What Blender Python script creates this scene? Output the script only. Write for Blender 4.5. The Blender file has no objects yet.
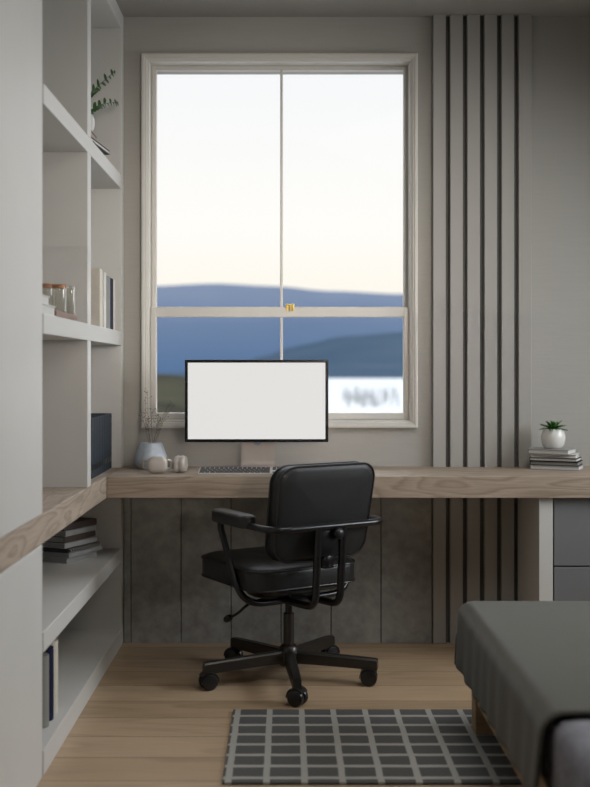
import bpy, bmesh, math, random
from mathutils import Vector, Matrix
random.seed(7)
S = bpy.context.scene
COL = S.collection
PI = math.pi

# ------------------------------------------------------------------ helpers
def lin(r, g, b):
    f = lambda c: (c/255/12.92) if c <= 10 else ((c/255+.055)/1.055)**2.4
    return (f(r), f(g), f(b), 1)

class NT:
    def __init__(s, name):
        s.m = bpy.data.materials.new(name); s.m.use_nodes = True
        s.t = s.m.node_tree; s.n = s.t.nodes; s.l = s.t.links
        s.b = s.n['Principled BSDF']; s.out = s.n['Material Output']
    def node(s, typ, **kw):
        n = s.n.new(typ)
        for k, v in kw.items():
            if k in n.inputs: n.inputs[k].default_value = v
            else: setattr(n, k, v)
        return n
    def link(s, a, b): s.l.new(a, b)
    def coords(s, scale=(1,1,1), kind='Object'):
        tc = s.node('ShaderNodeTexCoord'); mp = s.node('ShaderNodeMapping')
        mp.inputs['Scale'].default_value = scale
        s.link(tc.outputs[kind], mp.inputs['Vector']); return mp.outputs['Vector']
    def ramp(s, fac, stops):
        r = s.node('ShaderNodeValToRGB'); e = r.color_ramp.elements
        while len(e) < len(stops): e.new(.5)
        for el, (p, c) in zip(e, stops): el.position = p; el.color = c
        s.link(fac, r.inputs['Fac']); return r.outputs['Color']
    def noise(s, vec, scale, detail=4, rough=.5, dist=0):
        n = s.node('ShaderNodeTexNoise')
        n.inputs['Scale'].default_value = scale; n.inputs['Detail'].default_value = detail
        n.inputs['Roughness'].default_value = rough; n.inputs['Distortion'].default_value = dist
        s.link(vec, n.inputs['Vector']); return n.outputs['Fac']
    def math(s, op, a, b=None):
        n = s.node('ShaderNodeMath', operation=op)
        for i, v in enumerate((a, b)):
            if v is None: continue
            if isinstance(v, (int, float)): n.inputs[i].default_value = v
            else: s.link(v, n.inputs[i])
        return n.outputs[0]
    def mix(s, fac, a, b, mode='MIX'):
        n = s.node('ShaderNodeMix', data_type='RGBA', blend_type=mode)
        for i, v in ((0, fac), (6, a), (7, b)):
            if isinstance(v, (int, float, tuple)): n.inputs[i].default_value = v
            else: s.link(v, n.inputs[i])
        return n.outputs[2]
    def bump(s, h, strength=.2, dist=.01):
        n = s.node('ShaderNodeBump'); n.inputs['Strength'].default_value = strength
        n.inputs['Distance'].default_value = dist
        s.link(h, n.inputs['Height']); s.link(n.outputs[0], s.b.inputs['Normal'])

def plain(name, c, rough=.5, metal=0, var=.06, vscale=25, bump=0, spec=.5, coat=0):
    t = NT(name); v = t.coords()
    n = t.noise(v, vscale, 3)
    d = tuple(x*(1-var) for x in c[:3])+(1,); u = tuple(min(1, x*(1+var)) for x in c[:3])+(1,)
    t.link(t.ramp(n, [(.3, d), (.7, u)]), t.b.inputs['Base Color'])
    t.b.inputs['Roughness'].default_value = rough; t.b.inputs['Metallic'].default_value = metal
    t.b.inputs['Specular IOR Level'].default_value = spec
    if coat: t.b.inputs['Coat Weight'].default_value = coat
    if bump: t.bump(t.noise(v, vscale*8, 3), bump, .004)
    return t.m

def wood(name, dark, mid, light, scale, rings=9, rough=.5):
    """oak grain: contour lines of a stretched noise field"""
    t = NT(name); v = t.coords(scale)
    n = t.noise(v, 1.0, 2, .45, .35)
    r = t.math('FRACT', t.math('MULTIPLY', n, rings))
    base = t.ramp(r, [(0, dark), (.25, mid), (.75, light), (1, dark)])
    f = t.noise(t.coords(tuple(s*(4 if s < 3 else 14) for s in scale)), 1.5, 5, .65)
    col = t.mix(.45, base, t.ramp(f, [(.3, dark), (.7, light)]))
    t.link(col, t.b.inputs['Base Color']); t.b.inputs['Roughness'].default_value = rough
    t.b.inputs['Specular IOR Level'].default_value = .3
    t.bump(f, .12, .002)
    return t.m

class MB:
    def __init__(s): s.bm = bmesh.new()
    def box(s, x0, x1, y0, y1, z0, z1, bevel=0, seg=2, M=None):
        r = bmesh.ops.create_cube(s.bm, size=1)
        vs = r['verts']
        for v in vs:
            v.co = Vector(((x0+x1)/2+v.co.x*(x1-x0), (y0+y1)/2+v.co.y*(y1-y0), (z0+z1)/2+v.co.z*(z1-z0)))
        if bevel:
            es = list({e for v in vs for e in v.link_edges})
            rr = bmesh.ops.bevel(s.bm, geom=es, offset=bevel, segments=seg, profile=.5, affect='EDGES')
            vs = rr['verts'] if len(rr['verts']) else vs
            if M is not None:
                vset = {v for f in rr['faces'] for v in f.verts}
                for v in vset: v.co = M @ v.co
            return s
        if M is not None:
            for v in vs: v.co = M @ v.co
        return s
    def loops(s, loops, close=True, cap0=False, cap1=False):
        L = [[s.bm.verts.new(p) for p in lp] for lp in loops]
        for a, b in zip(L, L[1:]):
            n = len(a)
            for i in range(n if close else n-1):
                j = (i+1) % n
                try: s.bm.faces.new((a[i], a[j], b[j], b[i]))
                except ValueError: pass
        if cap0: s.bm.faces.new(list(reversed(L[0])))
        if cap1: s.bm.faces.new(L[-1])
        return s
    def tube(s, pts, r, seg=10, cap=True, rads=None, closed=False):
        P = [Vector(p) for p in pts]; n = len(P)
        tang = []
        for i in range(n):
            if closed: d = P[(i+1) % n]-P[i-1]
            else: d = P[min(i+1, n-1)]-P[max(i-1, 0)]
            tang.append(d.normalized())
        up = Vector((0, 0, 1)) if abs(tang[0].z) < .9 else Vector((1, 0, 0))
        nrm = tang[0].cross(up).normalized(); L = []
        for i in range(n):
            nrm = (nrm-tang[i]*nrm.dot(tang[i])).normalized()
            bn = tang[i].cross(nrm); rr = rads[i] if rads else r
            L.append([P[i]+(nrm*math.cos(2*PI*k/seg)+bn*math.sin(2*PI*k/seg))*rr for k in range(seg)])
        if closed: L.append(L[0])
        s.loops(L, True, cap and not closed, cap and not closed)
        if closed: bmesh.ops.remove_doubles(s.bm, verts=s.bm.verts[:], dist=1e-6)
        return s
    def lathe(s, prof, c=(0, 0, 0), seg=28, sx=1, sy=1, cap0=False, cap1=False, M=None):
        L = []
        for r, z in prof:
            lp = [Vector((r*sx*math.cos(2*PI*k/seg), r*sy*math.sin(2*PI*k/seg), z)) for k in range(seg)]
            if M is not None: lp = [M @ p for p in lp]
            L.append([p+Vector(c) for p in lp])
        return s.loops(L, True, cap0, cap1)
    def prism(s, poly, z0, z1):
        return s.loops([[Vector((x, y, z0)) for x, y in poly], [Vector((x, y, z1)) for x, y in poly]], True, True, True)
    def ring(s, x0, x1, z0, z1, prof):
        """rectangular frame in the xz plane with mitred corners; prof = (inset, y)"""
        L = [[Vector((x0+d, y, z0+d)), Vector((x1-d, y, z0+d)), Vector((x1-d, y, z1-d)), Vector((x0+d, y, z1-d))] for d, y in prof]
        return s.loops(L+[L[0]], True)
    def leaf(s, base, d, length, width, bend=.2, up=None, n=6):
        base = Vector(base); d = Vector(d).normalized()
        up = Vector(up) if up else Vector((0, 0, 1))
        side = d.cross(up)
        side = side.normalized() if side.length > 1e-4 else Vector((1, 0, 0))
        nn = side.cross(d).normalized(); rows = []
        for i in range(n+1):
            t = i/n; w = width*.5*math.sin(PI*min(1, (t*.92+.06)))**.8
            c = base+d*length*t-nn*bend*length*t*t
            rows.append([c-side*w+nn*w*.25, c, c+side*w+nn*w*.25])
        return s.loops(rows, False)
    def build(s, name, mat, parent=None, local=False, smooth=None, mods=None):
        bm = s.bm
        bmesh.ops.remove_doubles(bm, verts=bm.verts[:], dist=1e-6)
        bmesh.ops.recalc_face_normals(bm, faces=bm.faces[:])
        me = bpy.data.meshes.new(name); bm.to_mesh(me); bm.free()
        o = bpy.data.objects.new(name, me); COL.objects.link(o)
        me.materials.append(mat)
        if smooth:
            for p in me.polygons: p.use_smooth = True
            me.set_sharp_from_angle(angle=math.radians(smooth))
        root = parent
        while root is not None and root.parent is not None: root = root.parent
        if root is not None:
            o.parent = parent
            if not local:
                me.transform(Matrix.Translation(-root.location))
        elif not local:
            # top-level mesh: origin at its base
            xs = [v.co for v in me.vertices]
            c = Vector(((min(v.x for v in xs)+max(v.x for v in xs))/2, (min(v.y for v in xs)+max(v.y for v in xs))/2, min(v.z for v in xs)))
            me.transform(Matrix.Translation(-c)); o.location = c
        return o

def tag(o, label=None, cat=None, group=None, kind=None):
    if label: o['label'] = label
    if cat: o['category'] = cat
    if group: o['group'] = group
    if kind: o['kind'] = kind
    return o
def thing(name, label, cat, loc=(0, 0, 0), rz=0, group=None, kind=None):
    o = bpy.data.objects.new(name, None); COL.objects.link(o)
    o.empty_display_size = .05
    o.location = loc; o.rotation_euler = (0, 0, rz)
    return tag(o, label, cat, group, kind)
def copy_tree(o, loc=None, rz=None, label=None):
    r = o.copy(); COL.objects.link(r)
    if loc is not None: r.location = loc
    if rz is not None: r.rotation_euler = (0, 0, rz)
    if label: r['label'] = label
    for ch in [c for c in bpy.data.objects if c.parent == o]:
        c2 = ch.copy(); COL.objects.link(c2); c2.parent = r
        for g in [g for g in bpy.data.objects if g.parent == ch]:
            g2 = g.copy(); COL.objects.link(g2); g2.parent = c2
    return r
def smooth_path(pts, n=6, closed=False):
    P = [Vector(p) for p in pts]; out = []
    m = len(P)
    for i in range(m if closed else m-1):
        if closed: a, b, c, d = P[i-1], P[i], P[(i+1) % m], P[(i+2) % m]
        else: a, b, c, d = P[max(i-1, 0)], P[i], P[i+1], P[min(i+2, m-1)]
        for k in range(n):
            t = k/n
            out.append(.5*((2*b)+(c-a)*t+(2*a-5*b+4*c-d)*t*t+(3*b-a-3*c+d)*t**3))
    if not closed: out.append(P[-1])
    return out
def fillet(pts, r, n=6):
    """polyline with rounded corners"""
    P = [Vector(p) for p in pts]; out = [P[0]]
    for i in range(1, len(P)-1):
        a, b, c = P[i-1], P[i], P[i+1]
        rr = r[i-1] if isinstance(r, (list, tuple)) else r
        d1 = min(rr, (a-b).length*.49); d2 = min(rr, (c-b).length*.49)
        p, q = b+(a-b).normalized()*d1, b+(c-b).normalized()*d2
        for k in range(n+1):
            t = k/n; out.append(p*(1-t)**2+b*2*t*(1-t)+q*t*t)
    out.append(P[-1]); return out
def rrect(w, d, r, n=7, cx=0, cy=0):
    pts = []
    for (sx, sy, a0) in ((1, 1, 0), (-1, 1, 90), (-1, -1, 180), (1, -1, 270)):
        for k in range(n+1):
            a = math.radians(a0+90*k/n)
            pts.append((cx+sx*(w/2-r)+r*math.cos(a), cy+sy*(d/2-r)+r*math.sin(a)))
    return pts

# ------------------------------------------------------------------ materials
M = {}
M['cab'] = plain('cabinet_paint', (.63, .62, .59, 1), .45, var=.015, vscale=6)
M['cab_in'] = M['cab']
M['ceil'] = plain('ceiling_paint', (.36, .345, .32, 1), .8, var=.02, vscale=5)
M['slat'] = plain('slat_paint', (.385, .372, .345, 1), .55, var=.02, vscale=6)
M['slat_back'] = plain('slat_backing', (.13, .127, .12, 1), .8)
M['frame'] = plain('window_frame_paint', (.62, .60, .555, 1), .4, var=.015, vscale=8)
M['drawer'] = plain('drawer_lacquer', (.185, .188, .195, 1), .4, var=.03, vscale=5)
M['black_gap'] = plain('dark_gap', (.012, .012, .013, 1), .8)
M['leather'] = plain('black_leather', (.010, .0105, .0115, 1), .48, var=.15, vscale=60, bump=.15)
M['leather_seat'] = plain('black_leather_seat', (.015, .0148, .0142, 1), .4, var=.15, vscale=60, bump=.15)
M['piping'] = plain('black_piping', (.015, .015, .016, 1), .4)
M['tube'] = plain('black_powder_coat', (.006, .006, .0075, 1), .28, var=.1)
M['base_metal'] = plain('dark_bronze_metal', (.06, .055, .05, 1), .36, metal=.75, var=.05)
M['rubber'] = plain('black_caster', (.008, .008, .009, 1), .35)
M['chrome'] = plain('chrome', (.5, .5, .5, 1), .15, metal=1)
M['alu'] = plain('satin_aluminium', (.52, .47, .43, 1), .5, metal=.3, var=.02)
M['alu_white'] = plain('silver_white', (.62, .61, .59, 1), .35, metal=.3, var=.02)
M['bezel'] = plain('black_bezel', (.004, .004, .004, 1), .25)
M['hole'] = plain('pale_blue_plastic', (.33, .40, .50, 1), .4)
M['key'] = plain('dark_key', (.055, .053, .052, 1), .5)
M['key_white'] = plain('white_keyboard_case', (.62, .61, .59, 1), .4)
M['brass'] = plain('polished_brass', (.95, .70, .20, 1), .3, metal=.8)
M['copper'] = plain('brushed_copper', (.30, .14, .065, 1), .45, metal=.4)
M['paper'] = plain('page_block', (.62, .61, .59, 1), .8, var=.06, vscale=200)
M['book_white'] = plain('white_cover', (.66, .64, .59, 1), .55)
M['book_cream'] = plain('cream_cover', (.60, .56, .48, 1), .6)
M['book_grey'] = plain('grey_cover', (.23, .225, .205, 1), .6)
M['book_midgrey'] = plain('mid_grey_cover', (.34, .34, .34, 1), .6)
M['book_navy'] = plain('navy_cover', (.010, .013, .042, 1), .75, spec=.2)
M['book_brown'] = plain('brown_cover', (.085, .060, .052, 1), .6)
M['book_white_shaded'] = plain('white_cover_shaded', (.40, .40, .39, 1), .6)  # white cover with the counter's shade put into its colour
M['paper_shaded'] = plain('page_block_shaded', (.30, .30, .30, 1), .8)  # page block toned down, counter shade put into the colour
M['book_tan'] = plain('tan_cover', (.36, .29, .24, 1), .6)
M['book_black'] = plain('black_cover', (.012, .012, .013, 1), .5)
M['binder'] = plain('dark_blue_binder', (.010, .020, .031, 1), .6)
M['tray'] = plain('walnut_tray', (.22, .135, .095, 1), .5, var=.15, vscale=40)
M['ceramic'] = plain('white_ceramic', (.70, .69, .66, 1), .22, var=.02)
M['headphone'] = plain('headphone_shell', (.50, .46, .42, 1), .38, metal=.25, var=.02)
M['cushion'] = plain('headphone_cushion', (.52, .50, .475, 1), .8)
M['soil'] = plain('potting_soil', (.03, .022, .016, 1), .9, var=.3, vscale=120)
M['leaf'] = plain('dark_green_leaf', (.028, .075, .018, 1), .4, var=.3, vscale=40)
M['leaf2'] = plain('bright_green_leaf', (.040, .135, .022, 1), .4, var=.35, vscale=50)
M['stem'] = plain('green_stem', (.06, .10, .03, 1), .5)
M['twig'] = plain('dried_twig', (.13, .11, .088, 1), .8, var=.2)
M['bed_wood'] = wood('bed_oak', (.24, .155, .08, 1), (.31, .205, .11, 1), (.37, .25, .14, 1), (2, 2, 10), 7)
M['desk_wood'] = wood('desk_oak', (.23, .175, .125, 1), (.38, .305, .235, 1), (.46, .375, .295, 1), (1.4, 6, 9), 11)
M['counter_wood'] = wood('counter_oak', (.26, .20, .15, 1), (.43, .35, .28, 1), (.52, .43, .35, 1), (6, 1.4, 9), 11)

# wall plaster with fine brushed horizontal lines
def plaster():
    t = NT('brushed_plaster')
    v = t.coords((3, 3, 45)); n = t.noise(v, 2, 5, .65, .8)
    n2 = t.noise(t.coords((1, 1, 1)), 1.3, 3)
    c = t.mix(.5, t.ramp(n, [(.3, (.40, .39, .362, 1)), (.7, (.44, .428, .40, 1))]),
              t.ramp(n2, [(.3, (.39, .375, .345, 1)), (.7, (.44, .425, .39, 1))]))
    t.link(c, t.b.inputs['Base Color']); t.b.inputs['Roughness'].default_value = .8
    t.bump(n, .16, .004); return t.m
M['wall'] = plaster()

def concrete():
    t = NT('concrete_panel')
    n = t.noise(t.coords(), 4, 8, .65, .5); n2 = t.noise(t.coords(), 22, 5, .6)
    c = t.mix(.4, t.ramp(n, [(.32, (.21, .205, .19, 1)), (.68, (.46, .45, .415, 1))]),
              t.ramp(n2, [(.35, (.19, .187, .172, 1)), (.7, (.44, .43, .40, 1))]))
    t.link(c, t.b.inputs['Base Color']); t.b.inputs['Roughness'].default_value = .75
    t.bump(n2, .15, .004); return t.m
M['concrete'] = concrete()

def floor_mat():
    t = NT('oak_floor'); v = t.coords((1, 1, 1))
    br = t.node('ShaderNodeTexBrick'); br.offset = .37
    br.inputs['Scale'].default_value = 1; br.inputs['Brick Width'].default_value = 1.9
    br.inputs['Row Height'].default_value = .185; br.inputs['Mortar Size'].default_value = .0016
    br.inputs['Color1'].default_value = (.0, .0, .0, 1); br.inputs['Color2'].default_value = (1, 1, 1, 1)
    br.inputs['Mortar'].default_value = (.5, .5, .5, 1); br.inputs['Bias'].default_value = 0
    t.link(v, br.inputs['Vector'])
    tone = t.ramp(br.outputs['Color'], [(0, (.41, .292, .184, 1)), (1, (.54, .395, .262, 1))])
    # shift the grain per plank
    ad = t.node('ShaderNodeVectorMath', operation='MULTIPLY_ADD')
    t.link(br.outputs['Color'], ad.inputs[0]); ad.inputs[1].default_value = (3.7, 5.1, 2.3)
    t.link(t.coords((.8, 5, 1)), ad.inputs[2])
    n = t.noise(ad.outputs[0], 1.2, 3, .5, .4)
    r = t.math('FRACT', t.math('MULTIPLY', n, 5))
    g = t.ramp(r, [(0, (.82, .81, .79, 1)), (.3, (.97, .97, .97, 1)), (.8, (1.06, 1.06, 1.06, 1)), (1, (.82, .81, .79, 1))])
    col = t.mix(.75, tone, g, 'MULTIPLY')
    fine = t.noise(t.coords((6, 120, 1)), 1, 4, .6)
    col = t.mix(.5, col, t.ramp(fine, [(.3, (.8, .8, .8, 1)), (.7, (1.1, 1.1, 1.1, 1))]), 'MULTIPLY')
    col = t.mix(br.outputs['Fac'], col, (.11, .075, .05, 1))
    t.link(col, t.b.inputs['Base Color']); t.b.inputs['Roughness'].default_value = .42
    t.b.inputs['Specular IOR Level'].default_value = .35
    t.bump(fine, .06, .002); return t.m
M['floor'] = floor_mat()

def rug_mat():
    # woven grid: cells .1065 x .091 m, lines .02 m wide
    t = NT('rug_weave'); tc = t.node('ShaderNodeTexCoord'); sp = t.node('ShaderNodeSeparateXYZ')
    t.link(tc.outputs['Object'], sp.inputs[0])
    def line(axis, off, pitch, w):
        wob = t.math('MULTIPLY', t.math('SUBTRACT', t.noise(t.coords(), 9, 2), .5), .006)
        f = t.math('FRACT', t.math('DIVIDE', t.math('ADD', t.math('ADD', sp.outputs[axis], off), wob), pitch))
        return t.math('LESS_THAN', f, w/pitch)
    lx = line('X', RUG_OX, .1065, .019); ly = line('Y', RUG_OY, .0915, .020)
    m = t.math('MAXIMUM', lx, ly)
    n = t.noise(t.coords((400, 120, 1)), 1, 3, .7)
    dark = t.ramp(n, [(.3, (.09, .09, .087, 1)), (.7, (.145, .145, .14, 1))])
    lite = t.ramp(n, [(.3, (.36, .35, .325, 1)), (.7, (.47, .46, .43, 1))])
    t.link(t.mix(m, dark, lite), t.b.inputs['Base Color'])
    t.b.inputs['Roughness'].default_value = .95; t.b.inputs['Specular IOR Level'].default_value = .1
    t.bump(n, .5, .004); return t.m
RUG_OX, RUG_OY = 5.0, 5.0

def blanket_mat():
    t = NT('knit_blanket')
    w = t.node('ShaderNodeTexWave', wave_type='BANDS', bands_direction='Y')
    w.inputs['Scale'].default_value = 42; w.inputs['Distortion'].default_value = 1.0
    t.link(t.coords(), w.inputs['Vector'])
    n = t.noise(t.coords(), 160, 3)
    c = t.mix(.5, t.ramp(w.outputs['Fac'], [(0, (.076, .074, .061, 1)), (1, (.095, .092, .076, 1))]),
              t.ramp(n, [(.3, (.072, .071, .060, 1)), (.7, (.105, .104, .089, 1))]))
    t.link(c, t.b.inputs['Base Color']); t.b.inputs['Roughness'].default_value = .95
    t.b.inputs['Specular IOR Level'].default_value = .1
    t.b.inputs['Sheen Weight'].default_value = .15
    t.bump(w.outputs['Fac'], .35, .003); return t.m
M['blanket'] = blanket_mat()
def sheet_mat():
    t = NT('blue_grey_sheet')
    n = t.noise(t.coords((2, 5, 6)), 2.2, 5, .6, .6)
    t.link(t.ramp(n, [(.3, (.15, .15, .172, 1)), (.7, (.235, .235, .265, 1))]), t.b.inputs['Base Color'])
    t.b.inputs['Roughness'].default_value = .9; t.bump(n, .5, .02); return t.m
M['sheet'] = sheet_mat()
def vase_mat():
    t = NT('pale_blue_stoneware')
    n = t.noise(t.coords((1, 1, 1)), 28, 5, .6, 1.2)
    t.link(t.ramp(n, [(.30, (.40, .33, .26, 1)), (.38, (.47, .53, .59, 1)), (.7, (.54, .61, .69, 1))]), t.b.inputs['Base Color'])
    t.b.inputs['Roughness'].default_value = .45; return t.m
M['vase'] = vase_mat()
def screen_mat():
    t = NT('blank_screen')
    n = t.noise(t.coords(), 1.5, 1)
    e = t.node('ShaderNodeEmission'); e.inputs['Strength'].default_value = 1
    t.link(t.ramp(n, [(.2, (.755, .745, .725, 1)), (.8, (.785, .775, .755, 1))]), e.inputs['Color'])
    t.link(e.outputs[0], t.out.inputs['Surface']); return t.m
M['screen'] = screen_mat()
def pane_mat():
    t = NT('window_glass')
    tr = t.node('ShaderNodeBsdfTransparent'); gl = t.node('ShaderNodeBsdfGlossy')
    gl.inputs['Roughness'].default_value = .02
    fr = t.node('ShaderNodeFresnel'); fr.inputs['IOR'].default_value = 1.12
    mx = t.node('ShaderNodeMixShader')
    t.link(fr.outputs[0], mx.inputs[0]); t.link(tr.outputs[0], mx.inputs[1]); t.link(gl.outputs[0], mx.inputs[2])
    t.link(mx.outputs[0], t.out.inputs['Surface']); return t.m
M['pane'] = pane_mat()
def jar_glass():
    t = NT('clear_jar_glass')
    t.b.inputs['Base Color'].default_value = (.86, .84, .78, 1)
    t.b.inputs['Roughness'].default_value = .05; t.b.inputs['Transmission Weight'].default_value = .85
    t.b.inputs['IOR'].default_value = 1.45; return t.m
M['glass'] = jar_glass()
LAND = .40      # the open ground lies under a bright sky
def land(name, stops, scale, sc=(1, 1, 1), low=None, zmax=240):
    t = NT(name); n = t.noise(t.coords(sc), scale, 6, .6)
    stops = [(p, tuple(c_*LAND for c_ in c[:3])+(1,)) for p, c in stops]
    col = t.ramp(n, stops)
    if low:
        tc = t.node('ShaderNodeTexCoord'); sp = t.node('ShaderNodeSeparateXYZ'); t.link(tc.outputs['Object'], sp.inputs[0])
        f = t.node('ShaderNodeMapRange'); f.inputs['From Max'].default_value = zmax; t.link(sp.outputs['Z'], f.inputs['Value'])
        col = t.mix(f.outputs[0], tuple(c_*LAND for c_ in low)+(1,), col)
    t.link(col, t.b.inputs['Base Color'])
    t.b.inputs['Roughness'].default_value = 1; t.b.inputs['Specular IOR Level'].default_value = 0
    return t.m

# ------------------------------------------------------------------ camera model of the place (metres)
CAMZ = 1.153
WALL = 4.635           # back wall plane
XF = -.688             # front plane of the left-hand cabinets
CEIL = 2.65
WT, WB = .745, .662    # worktop top and bottom
DF = 4.19              # desk front
def pt(px, py, Y):
    return Vector(((px-286)*Y/1093, Y, CAMZ-(py-370)*Y/1093))

# ------------------------------------------------------------------ room shell
def struct(o): o['kind'] = 'structure'; return o
RX, RY0 = 2.6, -2.4
struct(MB().box(-1.14, RX, RY0, WALL+.2, -.12, 0).build('floor', M['floor']))
struct(MB().box(-1.26, RX+.12, RY0-.12, WALL+.2, CEIL, CEIL+.12).build('ceiling', M['ceil']))
struct(MB().box(-1.26, -1.14, RY0, WALL+.2, -.12, CEIL).build('wall_left', M['wall']))
struct(MB().box(RX, RX+.12, RY0, WALL+.2, -.12, CEIL).build('wall_right', M['wall']))
struct(MB().box(-1.26, RX+.12, RY0-.12, RY0, -.12, CEIL).build('wall_rear', M['wall']))
WX0, WX1, WZ0, WZ1 = -.578, .528, .939, 2.460   # window opening
w = MB()
y0, y1 = WALL, WALL+.2
w.box(-1.14, WX0, y0, y1, 0, CEIL); w.box(WX1, RX, y0, y1, 0, CEIL)
w.box(WX0, WX1, y0, y1, 0, WZ0); w.box(WX0, WX1, y0, y1, WZ1, CEIL)
struct(w.build('wall_back', M['wall']))

# window: casing, two sashes, panes, muntins, brass latch
win = thing('window_1', 'tall white sash window with a thin centre bar above the desk', 'window', ((WX0+WX1)/2, WALL, WZ0), kind='structure')
cx0, cx1, cz0, cz1 = -.6105, .5555, .908, 2.489
MB().ring(cx0, cx1, cz0, cz1, [(0, WALL-.001), (0, 4.606), (.004, 4.602), (.012, 4.602), (.016, 4.606), (.020, 4.606), (.026, 4.616), (.031, 4.617), (.033, 4.622), (.0335, 4.70), (.0325, 4.70), (.0315, WALL-.001)]).build('casing', M['frame'], win)
SX0, SX1 = -.5765, .5265
def sash(z0, z1, yf, bot, top, name):
    m = MB()
    gx0, gx1 = (157.2-286)*(yf+.034)/1093, (402.8-286)*(yf+.034)/1093
    t = .034
    def bar(xa, xb, za, zb): m.box(xa, xb, yf, yf+t, za, zb, .0035, 2)
    bar(SX0, gx0, z0, z1); bar(gx1, SX1, z0, z1)
    bar(gx0-.002, gx1+.002, z0, z0+bot); bar(gx0-.002, gx1+.002, z1-top, z1)
    o = m.build(name, M['frame'], win)
    MB().box(gx0-.003, gx1+.003, yf+.016, yf+.02, z0+bot-.003, z1-top+.003).build('pane', M['pane'], o)
    mx = (281.5-286)*(yf)/1093
    MB().box(mx-.0056, mx+.0056, yf+.004, yf+.014, z0+bot, z1-top, .002, 1).build('muntin', M['frame'], o)
    return o
lower = sash(.9425, 1.421, 4.645, .0281, .043, 'lower_sash')
upper = sash(1.392, 2.4585, 4.684, .03, 2.4585-(1.153+298*4.718/1093), 'upper_sash')
lx = (290-286)*4.65/1093
m = MB().box(lx-.0165, lx+.0165, 4.640, 4.672, 1.4212, 1.4255, .0015, 1)
for sx in (-.013, .013):
    m.box(lx+sx-.0045, lx+sx+.0045, 4.637, 4.645, 1.404, 1.424, .002, 2)
    m.lathe([(0, 0), (.006, 0), (.006, .006), (.004, .009), (0, .0095)], (lx+sx, 4.652, 1.4250), 14)
m.tube([(lx-.013, 4.652, 1.431), (lx, 4.642, 1.428), (lx+.013, 4.652, 1.431)], .0035, 8)
m.tube([(lx, 4.642, 1.430), (lx+.002, 4.638, 1.412), (lx, 4.636, 1.400)], .0045, 8, rads=[.004, .005, .0025])
m.build('latch', M['brass'], win, smooth=40)

# ------------------------------------------------------------------ outside
def ridge(name, Y0, Y1, zb, prof, mat, x0, x1, nx=90, ny=10, rough=.02):
    """hill whose skyline height is given by prof(x)"""
    rnd = random.Random(3); m = MB(); rows = []
    for j in range(ny+1):
        t = j/ny; row = []
        for i in range(nx+1):
            x = x0+(x1-x0)*i/nx
            h = prof(x)
            k = t**1.35
            z = zb+(h-zb)*k*(1+rough*(rnd.random()-.5)*(0 if j == ny else 1))
            row.append(Vector((x, Y0+(Y1-Y0)*t, z)))
        rows.append(row)
    rows.append([Vector((p.x, Y1+(Y1-Y0)*.8, zb)) for p in rows[-1]])
    m.loops(rows, False)
    return struct(m.build(name, mat, smooth=80))
def interp(tab):
    def f(v):
        if v <= tab[0][0]: return tab[0][1]
        for (a, b), (c, d) in zip(tab, tab[1:]):
            if v <= c:
                t = (v-a)/(c-a); t = t*t*(3-2*t); return b+(d-b)*t
        return tab[-1][1]
    return f
Yf = 3000
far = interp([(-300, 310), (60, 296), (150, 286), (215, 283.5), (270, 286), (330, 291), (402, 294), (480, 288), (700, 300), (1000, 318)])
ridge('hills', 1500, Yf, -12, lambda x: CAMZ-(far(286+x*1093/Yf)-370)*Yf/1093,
      land('far_hill', [(.3, (.20, .245, .33, 1)), (.7, (.25, .295, .375, 1))], .004, low=(.085, .15, .255)), -1700, 2100)  # bluish haze painted into the colour, paler towards the skyline
Yn = 1000
near = interp([(-300, 384), (230, 372), (262, 356), (300, 345), (345, 336), (402, 332), (520, 326), (800, 345), (1000, 372)])
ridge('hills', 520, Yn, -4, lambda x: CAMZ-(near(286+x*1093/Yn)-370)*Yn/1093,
      land('near_hill', [(.3, (.062, .105, .155, 1)), (.7, (.105, .15, .20, 1))], .012), -560, 700)  # haze blue painted into the base colour
# lake with reeds
struct(MB().box(-600, 700, 12, 560, -3.4, -3.0).build('lake', land('lake_water', [(.3, (.84, .86, .85, 1)), (.7, (.94, .95, .93, 1))], .15, (.2, 1, 1))))  # sky reflection painted in as a matte near-white
rd = random.Random(5); m = MB()
for k in range(70):
    px = rd.choice([rd.gauss(357, 8), rd.gauss(372, 10), rd.uniform(330, 400)]); Y = rd.uniform(120, 165)
    x = (px-286)*Y/1093; h = rd.uniform(.6, 2.3)
    m.tube([(x, Y, -3.02), (x+rd.uniform(-.1, .1), Y, -3+h*.6), (x+rd.uniform(-.4, .4), Y, -3+h)], .05, 4, rads=[.09, .07, .02])
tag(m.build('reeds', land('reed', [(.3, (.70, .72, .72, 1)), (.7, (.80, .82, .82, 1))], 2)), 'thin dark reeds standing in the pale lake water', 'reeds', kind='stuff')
# grassy bank on the left
Yb = 60
bank = interp([(-200, 366), (100, 370), (158, 374.5), (185, 376), (200, 382), (222, 392), (250, 402), (290, 414), (340, 440), (420, 470)])
ridge('grass_bank', 14, Yb, -3.3, lambda x: CAMZ-(bank(286+x*1093/Yb)-370)*Yb/1093,
      land('bank_grass', [(.3, (.045, .044, .036, 1)), (.5, (.085, .082, .058, 1)), (.7, (.12, .115, .075, 1))], .5, (.12, .6, 1.5)), -28, 8, 60, 12, .05)

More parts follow.
